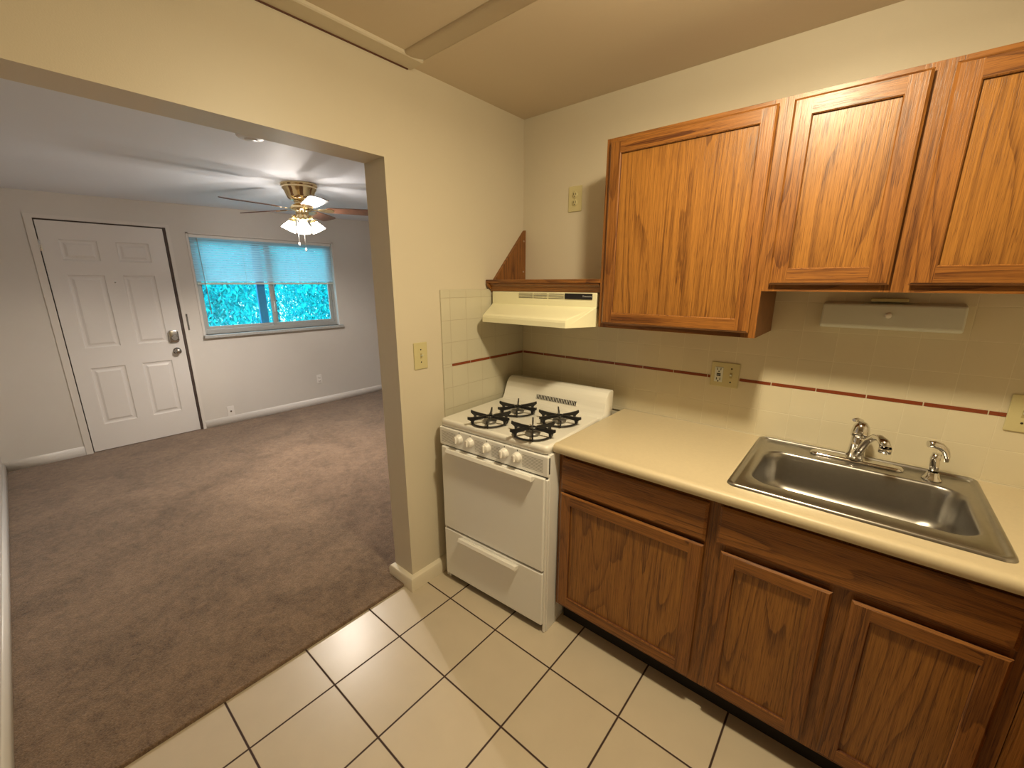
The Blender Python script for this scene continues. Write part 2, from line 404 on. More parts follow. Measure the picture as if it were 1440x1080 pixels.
# ceiling batten trims of the kitchen
b = MB()
b.prism([(0.0, H - .014), (0.083, H - .014), (0.088, H - .010), (0.088, H + .01), (0.0, H + .01)], 'y', YR, -0.757)
S_(b.build('trim_1', PAINT_K))
b = MB(); pr = [(-0.735, H + .003), (-0.762, H - .003), (-0.785, H - .009), (-0.81, H - .012), (-0.838, H - .012), (-0.845, H - .009), (-0.848, H + .003)]
b.prism(pr, 'x', 0.0, XR); S_(b.build('trim_2', PAINT_C, autosmooth=True))
# dark strip: shadow line of the small gap under the batten, put into colour
b = MB(); b.box(0.0, 0.006, YR, -0.77, H - .0175, H - .014); S_(b.build('trim_shadow_line', OAKIN))

# baseboards
def base_prof(t=.014, h=.082): return [(0, 0), (t, 0), (t, h - .02), (t * .55, h - .006), (t * .25, h), (0, h)]
b = MB(); pk = [(0, 0), (.026, 0), (.026, .055), (.020, .068), (.006, .076), (0, .078)]
b.loops([[(d, -.66, z) for d, z in pk], [(d, YJ - d, z) for d, z in pk], [(XP - d, YJ - d, z) for d, z in pk], [(XP - d, YJ + .3, z) for d, z in pk]], cap_first=True, smooth=False)
bmesh.ops.recalc_face_normals(b.bm, faces=b.bm.faces)
S_(b.build('baseboard_pier', BASEP, autosmooth=True))
b = MB(); p = base_prof(.014, .10)
b.prism([(XF + x, z) for x, z in p], 'y', -0.868, YE)
b.prism([(XF + x, z) for x, z in p], 'y', YL, DY0 - .035)
S_(b.build('baseboard_far', WHITE, autosmooth=True))
b = MB(); b.prism([(YL + y, z) for y, z in p], 'x', XF + .014, XP); S_(b.build('baseboard_left', WHITE, autosmooth=True))
b = MB(); b.prism([(XP - x, z) for x, z in p], 'y', YJ + .3, YE); S_(b.build('baseboard_partition', WHITE, autosmooth=True))

# ------------------------------------------------------------------ front door
door = thing('door_1', 'white six-panel entrance door in the far living room wall', 'door', (XF, -1.33, 0.016))
del door['category']; door['kind'] = 'structure'
def panel_door(y0, y1, z0, z1, xf, th, rects, x_in):
    """face plane at xf facing +x; each rect gets a moulded, sunk then raised field"""
    bm = bmesh.new(); ys = sorted({y0, y1, *[r[0] for r in rects], *[r[1] for r in rects]}); zs = sorted({z0, z1, *[r[2] for r in rects], *[r[3] for r in rects]})
    def isr(a, c, d, e):
        return any(abs(a - r[0]) < 1e-6 and abs(c - r[1]) < 1e-6 and abs(d - r[2]) < 1e-6 and abs(e - r[3]) < 1e-6 for r in rects)
    V = {}
    def v(x, y, z):
        k = (round(x, 5), round(y, 5), round(z, 5))
        if k not in V: V[k] = bm.verts.new(k)
        return V[k]
    for a, c in zip(ys, ys[1:]):
        for d, e in zip(zs, zs[1:]):
            if not isr(a, c, d, e): bm.faces.new((v(xf, a, d), v(xf, c, d), v(xf, c, e), v(xf, a, e)))
    for r in rects:
        prev = [v(xf, r[0], r[2]), v(xf, r[1], r[2]), v(xf, r[1], r[3]), v(xf, r[0], r[3])]
        for ins, dx in ((.007, -.007), (.016, -.009), (.026, -.0085), (.042, -.002)):
            cur = [v(xf + dx, r[0] + ins, r[2] + ins), v(xf + dx, r[1] - ins, r[2] + ins), v(xf + dx, r[1] - ins, r[3] - ins), v(xf + dx, r[0] + ins, r[3] - ins)]
            for i in range(4): bm.faces.new((prev[i], prev[(i + 1) % 4], cur[(i + 1) % 4], cur[i]))
            prev = cur
        bm.faces.new(prev)
    xb = xf - th
    c = [(y0, z0), (y1, z0), (y1, z1), (y0, z1)]
    for i in range(4):
        p_, q_ = c[i], c[(i + 1) % 4]
        bm.faces.new([bm.verts.new((xf, *p_)), bm.verts.new((xb, *p_)), bm.verts.new((xb, *q_)), bm.verts.new((xf, *q_))])
    bm.faces.new([bm.verts.new((xb, *q_)) for q_ in c])
    mb = MB(); mb.bm.free(); mb.bm = bm
    return mb
ycols = ((-1.640, -1.400), (-1.278, -1.045)); rows = ((0.268, 0.800), (0.985, 1.624), (1.745, 1.918))
rects = [(a, c, d, e) for a, c in ycols for d, e in rows]
mb = panel_door(-1.748, -0.919, 0.022, 2.062, XF - .006, .040, rects, 0)
mb.build('door_leaf', DOORP, door)
b = MB()  # casing
zt_ = DZ - .004
b.box(XF - .12, XF + .008, DY0 - .032, DY0 + .016, 0, zt_); b.box(XF - .12, XF + .008, DY1 - .002, DY1 + .026, 0, zt_)
b.box(XF - .12, XF + .008, DY0 - .032, DY1 + .026, zt_, DZ + .026)
b.build('door_frame', CASING, door)
b = MB(); b.box(XF - .09, XF - .004, -0.915, DY1 - .002, .016, DZ - .004); b.box(XF - .09, XF - .018, DY0 + .016, -0.915, 2.066, DZ - .004)
b.box(XF - .09, XF - .03, DY0 + .016, -1.750, .016, 2.07); b.box(XF - .16, XF - .055, DY0, DY1, 0.0, .03)
b.box(XF - .10, XF - .052, DY0 + .016, -1.735, .016, 2.07); b.box(XF - .10, XF - .052, -.930, DY1 - .002, .016, 2.07); b.box(XF - .10, XF - .052, DY0 + .016, DY1 - .002, 2.050, 2.07)
b.build('weatherstrip', BRONZE, door)
b = MB(); b.prism([(-1.03, .975), (-.965, .975), (-.955, .995), (-.955, 1.075), (-.965, 1.097), (-1.02, 1.097), (-1.033, 1.08), (-1.036, .99)], 'x', XF - .006, XF + .022, bev=.006)
b.lathe([(0, .022), (.024, .022), (.027, .014), (.027, 0)], (XF + .012, -.993, 1.02), (1, 0, 0), 24)
b.build('deadbolt', NICKEL, door, autosmooth=True)
b = MB(); b.lathe([(0, .062), (.018, .060), (.028, .050), (.030, .040), (.022, .026), (.013, .018), (.013, .008), (.034, .006), (.035, 0)], (XF - .006, -.988, .885), (1, 0, 0), 28)
b.build('door_knob', NICKEL, door)
b = MB(); b.lathe([(0, .004), (.006, .004), (.008, 0)], (XF - .006, -1.34, 1.563), (1, 0, 0), 16); b.build('peephole', CHROME, door)
for hz in (1.86,):
    b = MB(); b.tube([(XF + .006, -1.752, hz - .045), (XF + .006, -1.752, hz + .045)], .006, 10); b.box(XF - .004, XF + .003, -1.762, -1.742, hz - .042, hz + .042)
    b.build('hinge', CHROME, door)
# door chain keeper on the wall beside the door
guard = thing('door_guard', 'small dark metal chain guard screwed to the wall right of the front door', 'door guard', (XF, -.857, 1.09))
b = MB(); b.box(XF, XF + .004, -.866, -.850, 1.085, 1.25, bev=.0015); b.build('plate', NICKEL, guard)
b = MB()
for k in range(9): b.lathe([(.0035, -.002), (.006, 0), (.0035, .002)], (XF + .009, -.858, 1.10 + .0165 * k), (1, 0, .3), 10)
b.lathe([(0, .012), (.007, .011), (.007, 0)], (XF + .003, -.858, 1.245), (1, 0, 0), 14)
b.build('chain', NICKEL, guard)

# ------------------------------------------------------------------ window, blind
win = bpy.data.objects.new('window_1', None); col.objects.link(win); win.location = (XF, 0, 1.02); win['kind'] = 'structure'
win['label'] = 'sliding aluminium window in the far living room wall'
xg = XF - .085
b = MB(); b.box(XF - .16, XF + .045, WY0 - .022, WY1 + .045, WZ0 - .032, WZ0, bev=.004); b.build('window_sill', SILLM, win)
b = MB(); t = .028
b.box(xg - .03, xg + .03, WY0, WY0 + t, WZ0, WZ1, bev=.002); b.box(xg - .03, xg + .03, WY1 - t, WY1, WZ0, WZ1, bev=.002)
b.box(xg - .03, xg + .03, WY0 + t, WY1 - t, WZ0, WZ0 + .05, bev=.002); b.box(xg - .03, xg + .03, WY0 + t, WY1 - t, WZ1 - .04, WZ1, bev=.002)
b.build('window_frame', ALFR, win)
b = MB(); wt = .010
b.box(XF - .001, XF + .006, WY0 - .022, WY0, WZ0, WZ1 + .014, bev=.002); b.box(XF - .001, XF + .006, WY1, WY1 + .018, WZ0, WZ1 + .014, bev=.002)
b.box(XF - .001, XF + .006, WY0 - .022, WY1 + .018, WZ1, WZ1 + .014, bev=.002)
b.build('window_casing', CASING, win)
def sash(y0, y1, x, w=.036, zb=WZ0 + .05, zt=WZ1 - .04, nm='sash'):
    b = MB()
    b.box(x - .012, x + .012, y0, y0 + w, zb, zt, bev=.002); b.box(x - .012, x + .012, y1 - w, y1, zb, zt, bev=.002)
    b.box(x - .012, x + .012, y0 + w, y1 - w, zb, zb + .03, bev=.002); b.box(x - .012, x + .012, y0 + w, y1 - w, zt - .03, zt, bev=.002)
    s = b.build(nm, ALFR, win)
    b = MB(); b.box(x - .002, x + .002, y0 + w, y1 - w, zb + .03, zt - .03); b.build('glass_pane', GLASS, s)
    return s
s1 = sash(-.012, WY1 - t - .004, xg + .013)
s2 = sash(WY0 + t, .055, xg - .016)
b = MB(); b.box(xg - .062, xg - .030, -.125, -.040, WZ0, WZ1, bev=.002); b.build('screen_stile', BLUEM, win)
for y, nm in ((.012, 'latch'), (.68, 'latch')):
    b = MB(); b.tube([(xg + .03, y, 1.22), (xg + .042, y, 1.25), (xg + .042, y + .004, 1.31), (xg + .03, y + .006, 1.35)], .006, 8); b.build(nm, WHITE, s1)

blind = thing('mini_blind', 'white mini blind lowered halfway down the living room window', 'blind', (XF - .02, 0.02, 1.55))
bx = XF - .028
b = MB(); b.box(bx - .014, bx + .014, WY0 + .006, WY1 - .006, WZ1 - .030, WZ1 - .002, bev=.002); b.build('headrail', WHITE, blind)
b = MB(); ns = 18; zt, zb = 1.995, 1.582
tiltc, tilts = math.cos(math.radians(62)), math.sin(math.radians(62))
for k in range(ns):
    z = zb + (zt - zb) * k / (ns - 1)
    pts = []
    for q in range(5):
        s = (q - 2) / 2 * .0125; crown = .0018 * (1 - (s / .0125) ** 2)
        pts.append((bx - s * tiltc + crown * tilts, z + s * tilts + crown * tiltc))
    for q in range(4):
        vs = [b.bm.verts.new((pts[q][0], WY0 + .010, pts[q][1])), b.bm.verts.new((pts[q][0], WY1 - .012, pts[q][1])),
              b.bm.verts.new((pts[q + 1][0], WY1 - .012, pts[q + 1][1])), b.bm.verts.new((pts[q + 1][0], WY0 + .010, pts[q + 1][1]))]
        f = b.bm.faces.new(vs); f.smooth = True
o = b.build('slats', SLATM, blind)
b = MB(); b.box(bx - .011, bx + .011, WY0 + .010, WY1 - .012, 1.540, 1.560, bev=.003); b.build('bottom_rail', CREAMF, blind)
for y in (-.62, -.25, .33, .65):
    b = MB(); b.tube([(bx + .014, y, 2.0), (bx + .014, y, 1.56)], .0012, 6); b.build('ladder_cord', WHITE, blind)
b = MB(); b.tube([(bx + .024, -.655, 2.0), (bx + .026, -.645, 1.60), (bx + .026, -.635, 1.235)], .004, 8); b.build('tilt_wand', ALFR, blind)

# wall plates of the living room
def lr_plate(y, z, label, kind):
    t = thing('wall_outlet' if kind == 'o' else 'cable_jack', label, 'outlet' if kind == 'o' else 'cable jack', (XF, y, z))
    b = MB(); b.box(XF, XF + .006, y - .035, y + .035, z - .058, z + .058, bev=.003); b.build('cover_plate', WHITE, t)
    if kind == 'o':
        for dz in (-.02, .02):
            b = MB(); b.lathe([(0, .004), (.015, .004), (.017, 0)], (XF + .006, y, z + dz), (1, 0, 0), 20); r = b.build('receptacle', WHITE, t)
            b = MB(); b.box(XF + .009, XF + .0105, y - .008, y - .005, z + dz - .005, z + dz + .005); b.box(XF + .009, XF + .0105, y + .005, y + .008, z + dz - .005, z + dz + .005); b.build('slot', SLOTS, r)
    else:
        b = MB(); b.lathe([(0, .010), (.005, .010), (.006, .004), (.009, .004), (.009, 0)], (XF + .006, y, z), (1, 0, 0), 16); b.build('connector', NICKEL, t)
lr_plate(.417, .345, 'white wall outlet low on the far wall below the window', 'o')
lr_plate(-.617, .155, 'small white cable jack plate just above the baseboard near the door', 'c')

SDP = (-.985, -1.035, lrz(-1.035))
sd = thing('smoke_detector', 'round white smoke detector on the living room ceiling', 'smoke detector', SDP)
b = MB(); b.lathe([(.066, 0), (.066, -.008), (.060, -.015), (.045, -.020), (0, -.021)], SDP, (0, 0, 1), 36); b.build('housing', WHITE, sd)
b = MB(); b.lathe([(.030, -.0205), (.029, -.024), (0, -.024)], SDP, (0, 0, 1), 28); b.build('sensor_cap', WHITE, sd)

# ------------------------------------------------------------------ ceiling fan
FX, FY = FAN; zc = lrz(FY)
fan = thing('ceiling_fan', 'brass hugger ceiling fan with five walnut blades and lit glass shades', 'ceiling fan', (FX, FY, zc))
b = MB(); b.lathe([(.060, .0), (.132, .0), (.135, -.008), (.131, -.020), (.124, -.024), (.128, -.030), (.124, -.040), (.112, -.055), (.102, -.085), (.092, -.110), (.075, -.122), (.060, -.126), (0, -.126)], (FX, FY, zc), (0, 0, 1), 48)
b.build('motor_housing', BRASS, fan)
b = MB(); b.lathe([(.060, -.124), (.050, -.135), (.048, -.150), (.070, -.158), (.085, -.176), (.085, -.190), (.050, -.205), (.045, -.235), (.058, -.250), (.058, -.262), (.030, -.275), (0, -.278)], (FX, FY, zc), (0, 0, 1), 40)
b.build('light_fitter', BRASS, fan)
zb_ = 2.131
for k in range(5):
    a = math.radians(-84.18) - k * 2 * PI / 5
    R = Matrix.Translation((FX, FY, zb_)) @ Matrix.Rotation(a, 4, 'Z') @ Matrix.Rotation(math.radians(-12), 4, 'X')
    out = []
    for x, w in ((.185, .045), (.20, .052), (.40, .060), (.54, .066), (.572, .058), (.581, .040)): out.append((x, w))
    pts = [(x, -w) for x, w in out] + [(x, w) for x, w in reversed(out)]
    b = MB(); b.prism(pts, 'z', -.003, .003, bev=.0012, mtx=R, seg=1); bl = b.build('blade', BLADE, fan)
    b = MB()
    b.prism([(.075, -.012), (.12, -.010), (.15, -.026), (.19, -.040), (.225, -.036), (.245, 0), (.225, .036), (.19, .040), (.15, .026), (.12, .010), (.075, .012)], 'z', -.007, -.003, bev=.001, mtx=R, seg=1)
    b.build('blade_bracket', BRASS, bl)
cang = math.atan2(CAM[1] - FY, CAM[0] - FX)
for k in range(4):
    a = cang + k * PI / 2
    d = Vector((math.cos(a), math.sin(a), 0)); tl = (d * .50 + Vector((0, 0, -1))).normalized()
    p0 = Vector((FX, FY, zc - .235)) + d * .05; neck = Vector((FX, FY, zc - .268)) + d * .074
    b = MB(); b.tube([p0, p0 + d * .02 + Vector((0, 0, -.006)), neck], .009, 10)
    b.lathe([(.012, -.004), (.026, .004), (.028, .018), (.026, .020)], neck, tl, 24); arm = b.build('lamp_arm', BRASS, fan)
    SC_ = .88; prof = [(.024, .012), (.028, .026), (.036, .045), (.047, .065), (.056, .085), (.064, .100), (.062, .100), (.054, .084), (.045, .064), (.034, .045), (.026, .026)]
    prof = [(r_ * SC_, h_ * SC_) for r_, h_ in prof]
    b = MB(); b.lathe(prof, neck, tl, 28); b.build('lamp_shade', SHADEM, fan)
    bc = neck + tl * .040
    b = MB(); b.ellipsoid(bc, (.016, .016, .020)); b.build('bulb', BULB, arm)
    point_light('fan_bulb_light', bc, FAN_W, FAN_C, .014)
for dx, dy, L_ in ((-.030, -.035, .17), (.030, -.015, .215)):
    z0 = zc - .272
    b = MB(); b.tube([(FX + dx, FY + dy, z0), (FX + dx, FY + dy, z0 - L_)], .0022, 8)
    b.lathe([(.002, .0), (.006, -.006), (.007, -.018), (.003, -.028), (0, -.028)], (FX + dx, FY + dy, z0 - L_ + .003), (0, 0, 1), 14)
    b.build('pull_chain', PLASTICW, fan)

# ------------------------------------------------------------------ outdoors beyond the window
b = MB(); b.box(-16, XF - .16, -9, 9, -.5, -.4); S_(b.build('ground_outside', GROUND))
def tree(x, y, h, r, n, label, trunk_z=1.0, seedv=1):
    rnd = random.Random(seedv)
    t = thing('tree', label, 'tree', (x, y, -.4))
    b = MB(); b.tube([(x, y, -.4), (x + .05, y + .03, trunk_z), (x, y + .1, h * .8)], [.12, .09, .04], 10); b.build('trunk', TRUNKM, t)
    b = MB()
    for i in range(n):
        th = rnd.uniform(0, 2 * PI); ph = math.acos(rnd.uniform(-1, 1)); rr = r * (rnd.random() ** .45)
        c = Vector((x + rr * math.sin(ph) * math.cos(th) * .7, y + rr * math.sin(ph) * math.sin(th) * 1.35, h * .5 + rr * math.cos(ph) * (h * .52 / r)))
        if c.z < -.38: c.z = -.38 + rnd.random() * .3
        if c.x > XF - .5: continue
        s = rnd.uniform(.035, .075); e = Matrix.Rotation(rnd.uniform(0, 6.3), 3, 'Z') @ Matrix.Rotation(rnd.uniform(-1.3, 1.3), 3, 'X') @ Matrix.Rotation(rnd.uniform(-.6, .6), 3, 'Y')
        pts = [(-s * .35, 0, 0), (0, -s, .01), (s * .35, 0, 0), (0, s, .01)]
        f = b.bm.faces.new([b.bm.verts.new(c + e @ Vector(p_)) for p_ in pts]); f.material_index = rnd.choice((0, 0, 1, 1, 2))
    b.build('foliage', [LEAFA, LEAFB, LEAFC], t)
tree(-6.6, -.15, 3.0, .95, 17000, 'teal leafy tree seen through the left pane of the window', seedv=3)
tree(-6.7, 2.5, 3.2, .98, 17000, 'teal leafy tree seen through the right pane of the window', seedv=5)
tree(-10.2, 2.4, 4.6, 2.3, 34000, 'deeper teal tree standing behind the two nearer ones outside the window', seedv=8)

# ------------------------------------------------------------------ kitchen: tiled backsplash
bs = thing('tile_backsplash', 'glossy cream wall tiles with thin terracotta stripe along the back wall above the counter', 'backsplash', (1.3, 0, .9))
b = MB(); b.box(.0005, XR - .001, -.008, -.0002, .9, 1.525); b.build('back_tiles', TILEB, bs)
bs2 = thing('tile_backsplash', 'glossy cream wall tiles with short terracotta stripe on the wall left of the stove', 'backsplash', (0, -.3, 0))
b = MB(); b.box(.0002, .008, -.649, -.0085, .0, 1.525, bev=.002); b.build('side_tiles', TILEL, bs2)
b = MB()
P_ = .1533; g_ = .0016; zs0, zs1 = 1.1405, 1.1535
def strip_back(x0, x1): b.box(max(x0, .0105) + g_, x1 - g_, -.0098, -.0075, zs0, zs1, bev=.0006, seg=1)
k = -1
while .1666 + k * P_ < 1.09: strip_back(.1666 + k * P_, min(.1666 + (k + 1) * P_, 1.10)); k += 1
b.build('accent_strip', TERRA, bs); b = MB()
xs = .1666 - .0552 + 8 * P_
for k in range(-1, 6):
    x0 = xs + k * P_
    if x0 + P_ > 1.22: strip_back(max(x0, 1.217), min(x0 + P_, 1.975))
b.build('accent_strip', TERRA, bs); b = MB()
strip_back(2.11, 2.253); strip_back(2.253, 2.406); strip_back(2.406, 2.56)
b.build('accent_strip', TERRA, bs)
b = MB()
for y0, y1 in ((-.153, -.010), (-.306, -.153), (-.459, -.306), (-.592, -.459)):
    b.box(.0075, .0098, y0 + g_, y1 - g_, zs0, zs1, bev=.0006, seg=1)
b.build('accent_strip', TERRA, bs2)
b = MB(); b.tube([(.70, -.0118, .9125), (XR - .002, -.0118, .9125)], .0032, 6); b.build('caulk_bead', ALMCAULK, bs)

# wall plates of the kitchen
def plate_back(x0, x1, z0, z1, yw, label, devs, cat, nm):
    t = thing(nm, label, cat, ((x0 + x1) / 2, yw, z0))
    b = MB(); b.box(x0, x1, yw - .006, yw, z0, z1, bev=.003)
    b.build('cover_plate', ALMOND, t)
    for kind, xc in devs:
        zc_ = (z0 + z1) / 2; yf = yw - .006
        if kind == 'duplex':
            for dz in (-.0195, .0195):
                b = MB(); b.lathe([(0, .003), (.0155, .003), (.017, 0)], (xc, yf, zc_ + dz), (0, -1, 0), 24); r = b.build('receptacle', ALMOND, t)
                b = MB(); yy = yf - .0035
                b.box(xc - .0075, xc - .005, yy, yy + .001, zc_ + dz - .001, zc_ + dz + .009); b.box(xc + .005, xc + .0075, yy, yy + .001, zc_ + dz - .001, zc_ + dz + .009)
                b.lathe([(0, .001), (.0028, .001), (.0028, 0)], (xc, yf - .0025, zc_ + dz - .008), (0, -1, 0), 10); b.build('slot', SLOTS, r)
            b = MB(); b.lathe([(0, .002), (.003, .001), (.0035, 0)], (xc, yf, zc_), (0, -1, 0), 10); b.build('screw', ALMONDD, t)
        if kind == 'gfci':
            b = MB(); b.box(xc - .0168, xc + .0168, yf - .003, yf, zc_ - .0335, zc_ + .0335, bev=.002); r = b.build('gfci_receptacle', CREAMF, t)
            b = MB(); yy = yf - .004
            for dz in (-.022, .022):
                b.box(xc - .0085, xc - .0055, yy, yy + .0015, zc_ + dz - .002, zc_ + dz + .008); b.box(xc + .0055, xc + .0085, yy, yy + .0015, zc_ + dz - .002, zc_ + dz + .008)
                b.lathe([(0, .001), (.003, .001), (.003, 0)], (xc, yf - .003, zc_ + dz - .008), (0, -1, 0), 10)
            b.box(xc - .008, xc + .008, yy, yy + .0015, zc_ + .0005, zc_ + .0055); b.box(xc - .008, xc + .008, yy, yy + .0015, zc_ - .0065, zc_ - .001); b.build('slot', SLOTS, r)
        if kind == 'toggle':
            b = MB(); b.box(xc - .005, xc + .005, yf - .0012, yf, zc_ - .012, zc_ + .012); tg = b.build('toggle_slot', ALMONDD, t)
            b = MB(); b.prism([(0, 0), (-.014, .006), (-.014, .011), (0, .008)], 'x', -.0035, .0035, bev=.001, mtx=Matrix.Translation((xc, yf, zc_ - .003))); b.build('toggle', CREAMF, tg)
            for dz in (-.030, .030):
                b = MB(); b.lathe([(0, .0015), (.003, .001), (.0035, 0)], (xc, yf, zc_ + dz), (0, -1, 0), 10); b.build('screw', SLOTS, t)
    return t
plate_back(.305, .385, 1.918, 2.042, 0, 'almond duplex outlet high on the wall above the range hood', [('duplex', .345)], 'outlet', 'wall_outlet')
plate_back(1.101, 1.215, 1.106, 1.216, -.008, 'almond double plate with GFCI outlet and switch on the backsplash', [('gfci', 1.1345), ('toggle', 1.184)], 'outlet', 'outlet_and_switch_plate')
plate_back(1.990, 2.105, 1.098, 1.218, -.008, 'almond plate at the end of the terracotta stripe, right of the sink sprayer', [('toggle', 2.025), ('toggle', 2.070)], 'switch', 'switch_plate')
sw = thing('light_switch', 'almond toggle light switch on the wall beside the opening, left of the stove', 'light switch', (0, -.783, 1.156))
b = MB(); b.box(0, .006, -.823, -.744, 1.156, 1.284, bev=.003); b.build('cover_plate', ALMOND, sw)
b = MB(); b.box(.006, .0072, -.788, -.778, 1.208, 1.232); ts = b.build('toggle_slot', ALMONDD, sw)
b = MB(); b.prism([(0, .002), (.014, .010), (.014, .014), (0, .010)], 'y', -.0035, .0035, bev=.001, mtx=Matrix.Translation((.006, -.783, 1.214))); b.build('toggle', CREAMF, ts)
for z in (1.190, 1.250):
    b = MB(); b.lathe([(0, .0015), (.003, .001), (.0035, 0)], (.006, -.783, z), (1, 0, 0), 10); b.build('screw', SLOTS, sw)

# ------------------------------------------------------------------ cabinets
def cab_door(x0, x1, z0, z1, yb, parent, sw_=.047, th=.020, lip=True, nm='door'):
    """shaker style door with eased outer edge; back at yb, face at yb-th"""
    yf = yb - th; e = .007
    b = MB()
    def stile(pts, mat):
        b.prism(pts, 'y', yf, yb, mat=mat)
    xi0, xi1, zi0, zi1 = x0 + sw_, x1 - sw_, z0 + sw_, z1 - sw_
    # bevelled ring: face inset, then outward to the back
    out_f = [(x0 + e, z0 + e), (x1 - e, z0 + e), (x1 - e, z1 - e), (x0 + e, z1 - e)]
    out_b = [(x0, z0), (x1, z0), (x1, z1), (x0, z1)]
    bm = b.bm
    def q(pts, mat):
        f = bm.faces.new([bm.verts.new(p_) for p_ in pts]); f.material_index = mat; return f
    # face: stiles full height, rails between
    fx0, fz0 = out_f[0]; fx1, fz1 = out_f[2]
    for a, c in ((fx0, xi0), (xi1, fx1)): q([(a, yf, fz0), (c, yf, fz0), (c, yf, fz1), (a, yf, fz1)], 0)
    for a, c in ((fz0, zi0), (zi1, fz1)): q([(xi0, yf, a), (xi1, yf, a), (xi1, yf, c), (xi0, yf, c)], 1)
    ym = yf + .006
    for i in range(4):
        p0, p1 = out_f[i], out_f[(i + 1) % 4]; r0, r1 = out_b[i], out_b[(i + 1) % 4]; m_ = 1 if i in (0, 2) else 0
        q([(p0[0], yf, p0[1]), (r0[0], ym, r0[1]), (r1[0], ym, r1[1]), (p1[0], yf, p1[1])], m_)
        # back cut (finger pull): slopes back inwards
        s0 = (r0[0] + (.006 if r0[0] == x0 else -.006), r0[1] + (.006 if r0[1] == z0 else -.006)); s1_ = (r1[0] + (.006 if r1[0] == x0 else -.006), r1[1] + (.006 if r1[1] == z0 else -.006))
        q([(r0[0], ym, r0[1]), (s0[0], yb, s0[1]), (s1_[0], yb, s1_[1]), (r1[0], ym, r1[1])], 2)
    inn = [(xi0, zi0), (xi1, zi0), (xi1, zi1), (xi0, zi1)]; yp = yf + .009; e2 = .003
    inn2 = [(xi0 + e2, zi0 + e2), (xi1 - e2, zi0 + e2), (xi1 - e2, zi1 - e2), (xi0 + e2, zi1 - e2)]
    for i in range(4):
        p0, p1 = inn[i], inn[(i + 1) % 4]; r0, r1 = inn2[i], inn2[(i + 1) % 4]
        q([(p0[0], yf, p0[1]), (p1[0], yf, p1[1]), (r1[0], yf + .003, r1[1]), (r0[0], yf + .003, r0[1])], 0)
        q([(r0[0], yf + .003, r0[1]), (r1[0], yf + .003, r1[1]), (r1[0], yp + .002, r1[1]), (r0[0], yp + .002, r0[1])], 2)
    q([(x0 + .006, yb, z0 + .006), (x1 - .006, yb, z0 + .006), (x1 - .006, yb, z1 - .006), (x0 + .006, yb, z1 - .006)], 0)
    bmesh.ops.remove_doubles(bm, verts=bm.verts, dist=1e-6); bmesh.ops.recalc_face_normals(bm, faces=bm.faces)
    d = b.build(nm, [OAKV, OAKH, OAKIN], parent)
    b = MB(); b.box(xi0 - .004, xi1 + .004, yp, yp + .005, zi0 - .004, zi1 + .004); b.build('door_panel', OAKP, d)
    return d
def drawer_front(x0, x1, z0, z1, yb, parent, nm):
    b = MB(); th = .019; yf = yb - th; e = .009
    b.loops([rr for rr in ([(x0 + e, yf, z0 + e), (x1 - e, yf, z0 + e), (x1 - e, yf, z1 - e), (x0 + e, yf, z1 - e)],
                           [(x0, yf + .006, z0), (x1, yf + .006, z0), (x1, yf + .006, z1), (x0, yf + .006, z1)],
                           [(x0 + .005, yb, z0 + .005), (x1 - .005, yb, z0 + .005), (x1 - .005, yb, z1 - .005), (x0 + .005, yb, z1 - .005)])], cap_first=True, smooth=False)
    return b.build(nm, OAKH, parent)
def carcass(x0, x1, y0, z0, z1, stiles, rails, parent, yb=0.0, ft=.019, shell=.014, bottom=True):
    """y0 is the face frame front"""
    b = MB()
    b.box(x0, x0 + shell, y0 + ft, yb, z0, z1, mat=2); b.box(x1 - shell, x1, y0 + ft, yb, z0, z1, mat=2)
    b.box(x0 + shell, x1 - shell, y0 + ft, yb, z0 + .010, z0 + .010 + shell, mat=2)
    b.box(x0 + shell, x1 - shell, yb - .006, yb, z0 + .024, z1, mat=2)
    b.build('carcass', [OAKV, OAKH, OAKS], parent)
    b = MB()
    for a, c in stiles: b.box(a, c, y0, y0 + ft, z0, z1, mat=0)
    st = sorted(stiles)
    for (a0, a1), (c0, c1) in zip(st, st[1:]):
        for d, e in rails: b.box(a1, c0, y0, y0 + ft, d, e, mat=1)
    b.build('face_frame', [OAKV, OAKH], parent)
YT = -.0085
# upper cabinets
uc1 = thing('wall_cabinet', 'oak wall cabinet with one wide door, nearest the range hood', 'cabinet', (.999, 0, 1.367), group=None)
carcass(.690, 1.307, -.325, 1.367, 2.116, [(.690, .735), (1.262, 1.307)], [(1.367, 1.405), (2.075, 2.116)], uc1, yb=YT)
b = MB(); b.box(.704, 1.293, -.306, YT - .006, 2.102, 2.116); b.build('cabinet_top', OAKS, uc1)
cab_door(.712, 1.287, 1.385, 2.100, -.325, uc1, sw_=.046)
uc2 = thing('wall_cabinet', 'shorter oak wall cabinet with two doors, hung above the sink', 'cabinet', (1.66, 0, 1.53))
carcass(1.3075, 2.030, -.325, 1.530, 2.116, [(1.3075, 1.345), (1.612, 1.690), (1.950, 2.030)], [(1.530, 1.568), (2.075, 2.116)], uc2, yb=YT)
b = MB(); b.box(1.322, 2.016, -.306, YT - .006, 2.102, 2.116); b.build('cabinet_top', OAKS, uc2)
cab_door(1.326, 1.632, 1.551, 2.100, -.325, uc2, sw_=.050)
cab_door(1.672, 1.972, 1.551, 2.100, -.325, uc2, sw_=.050)
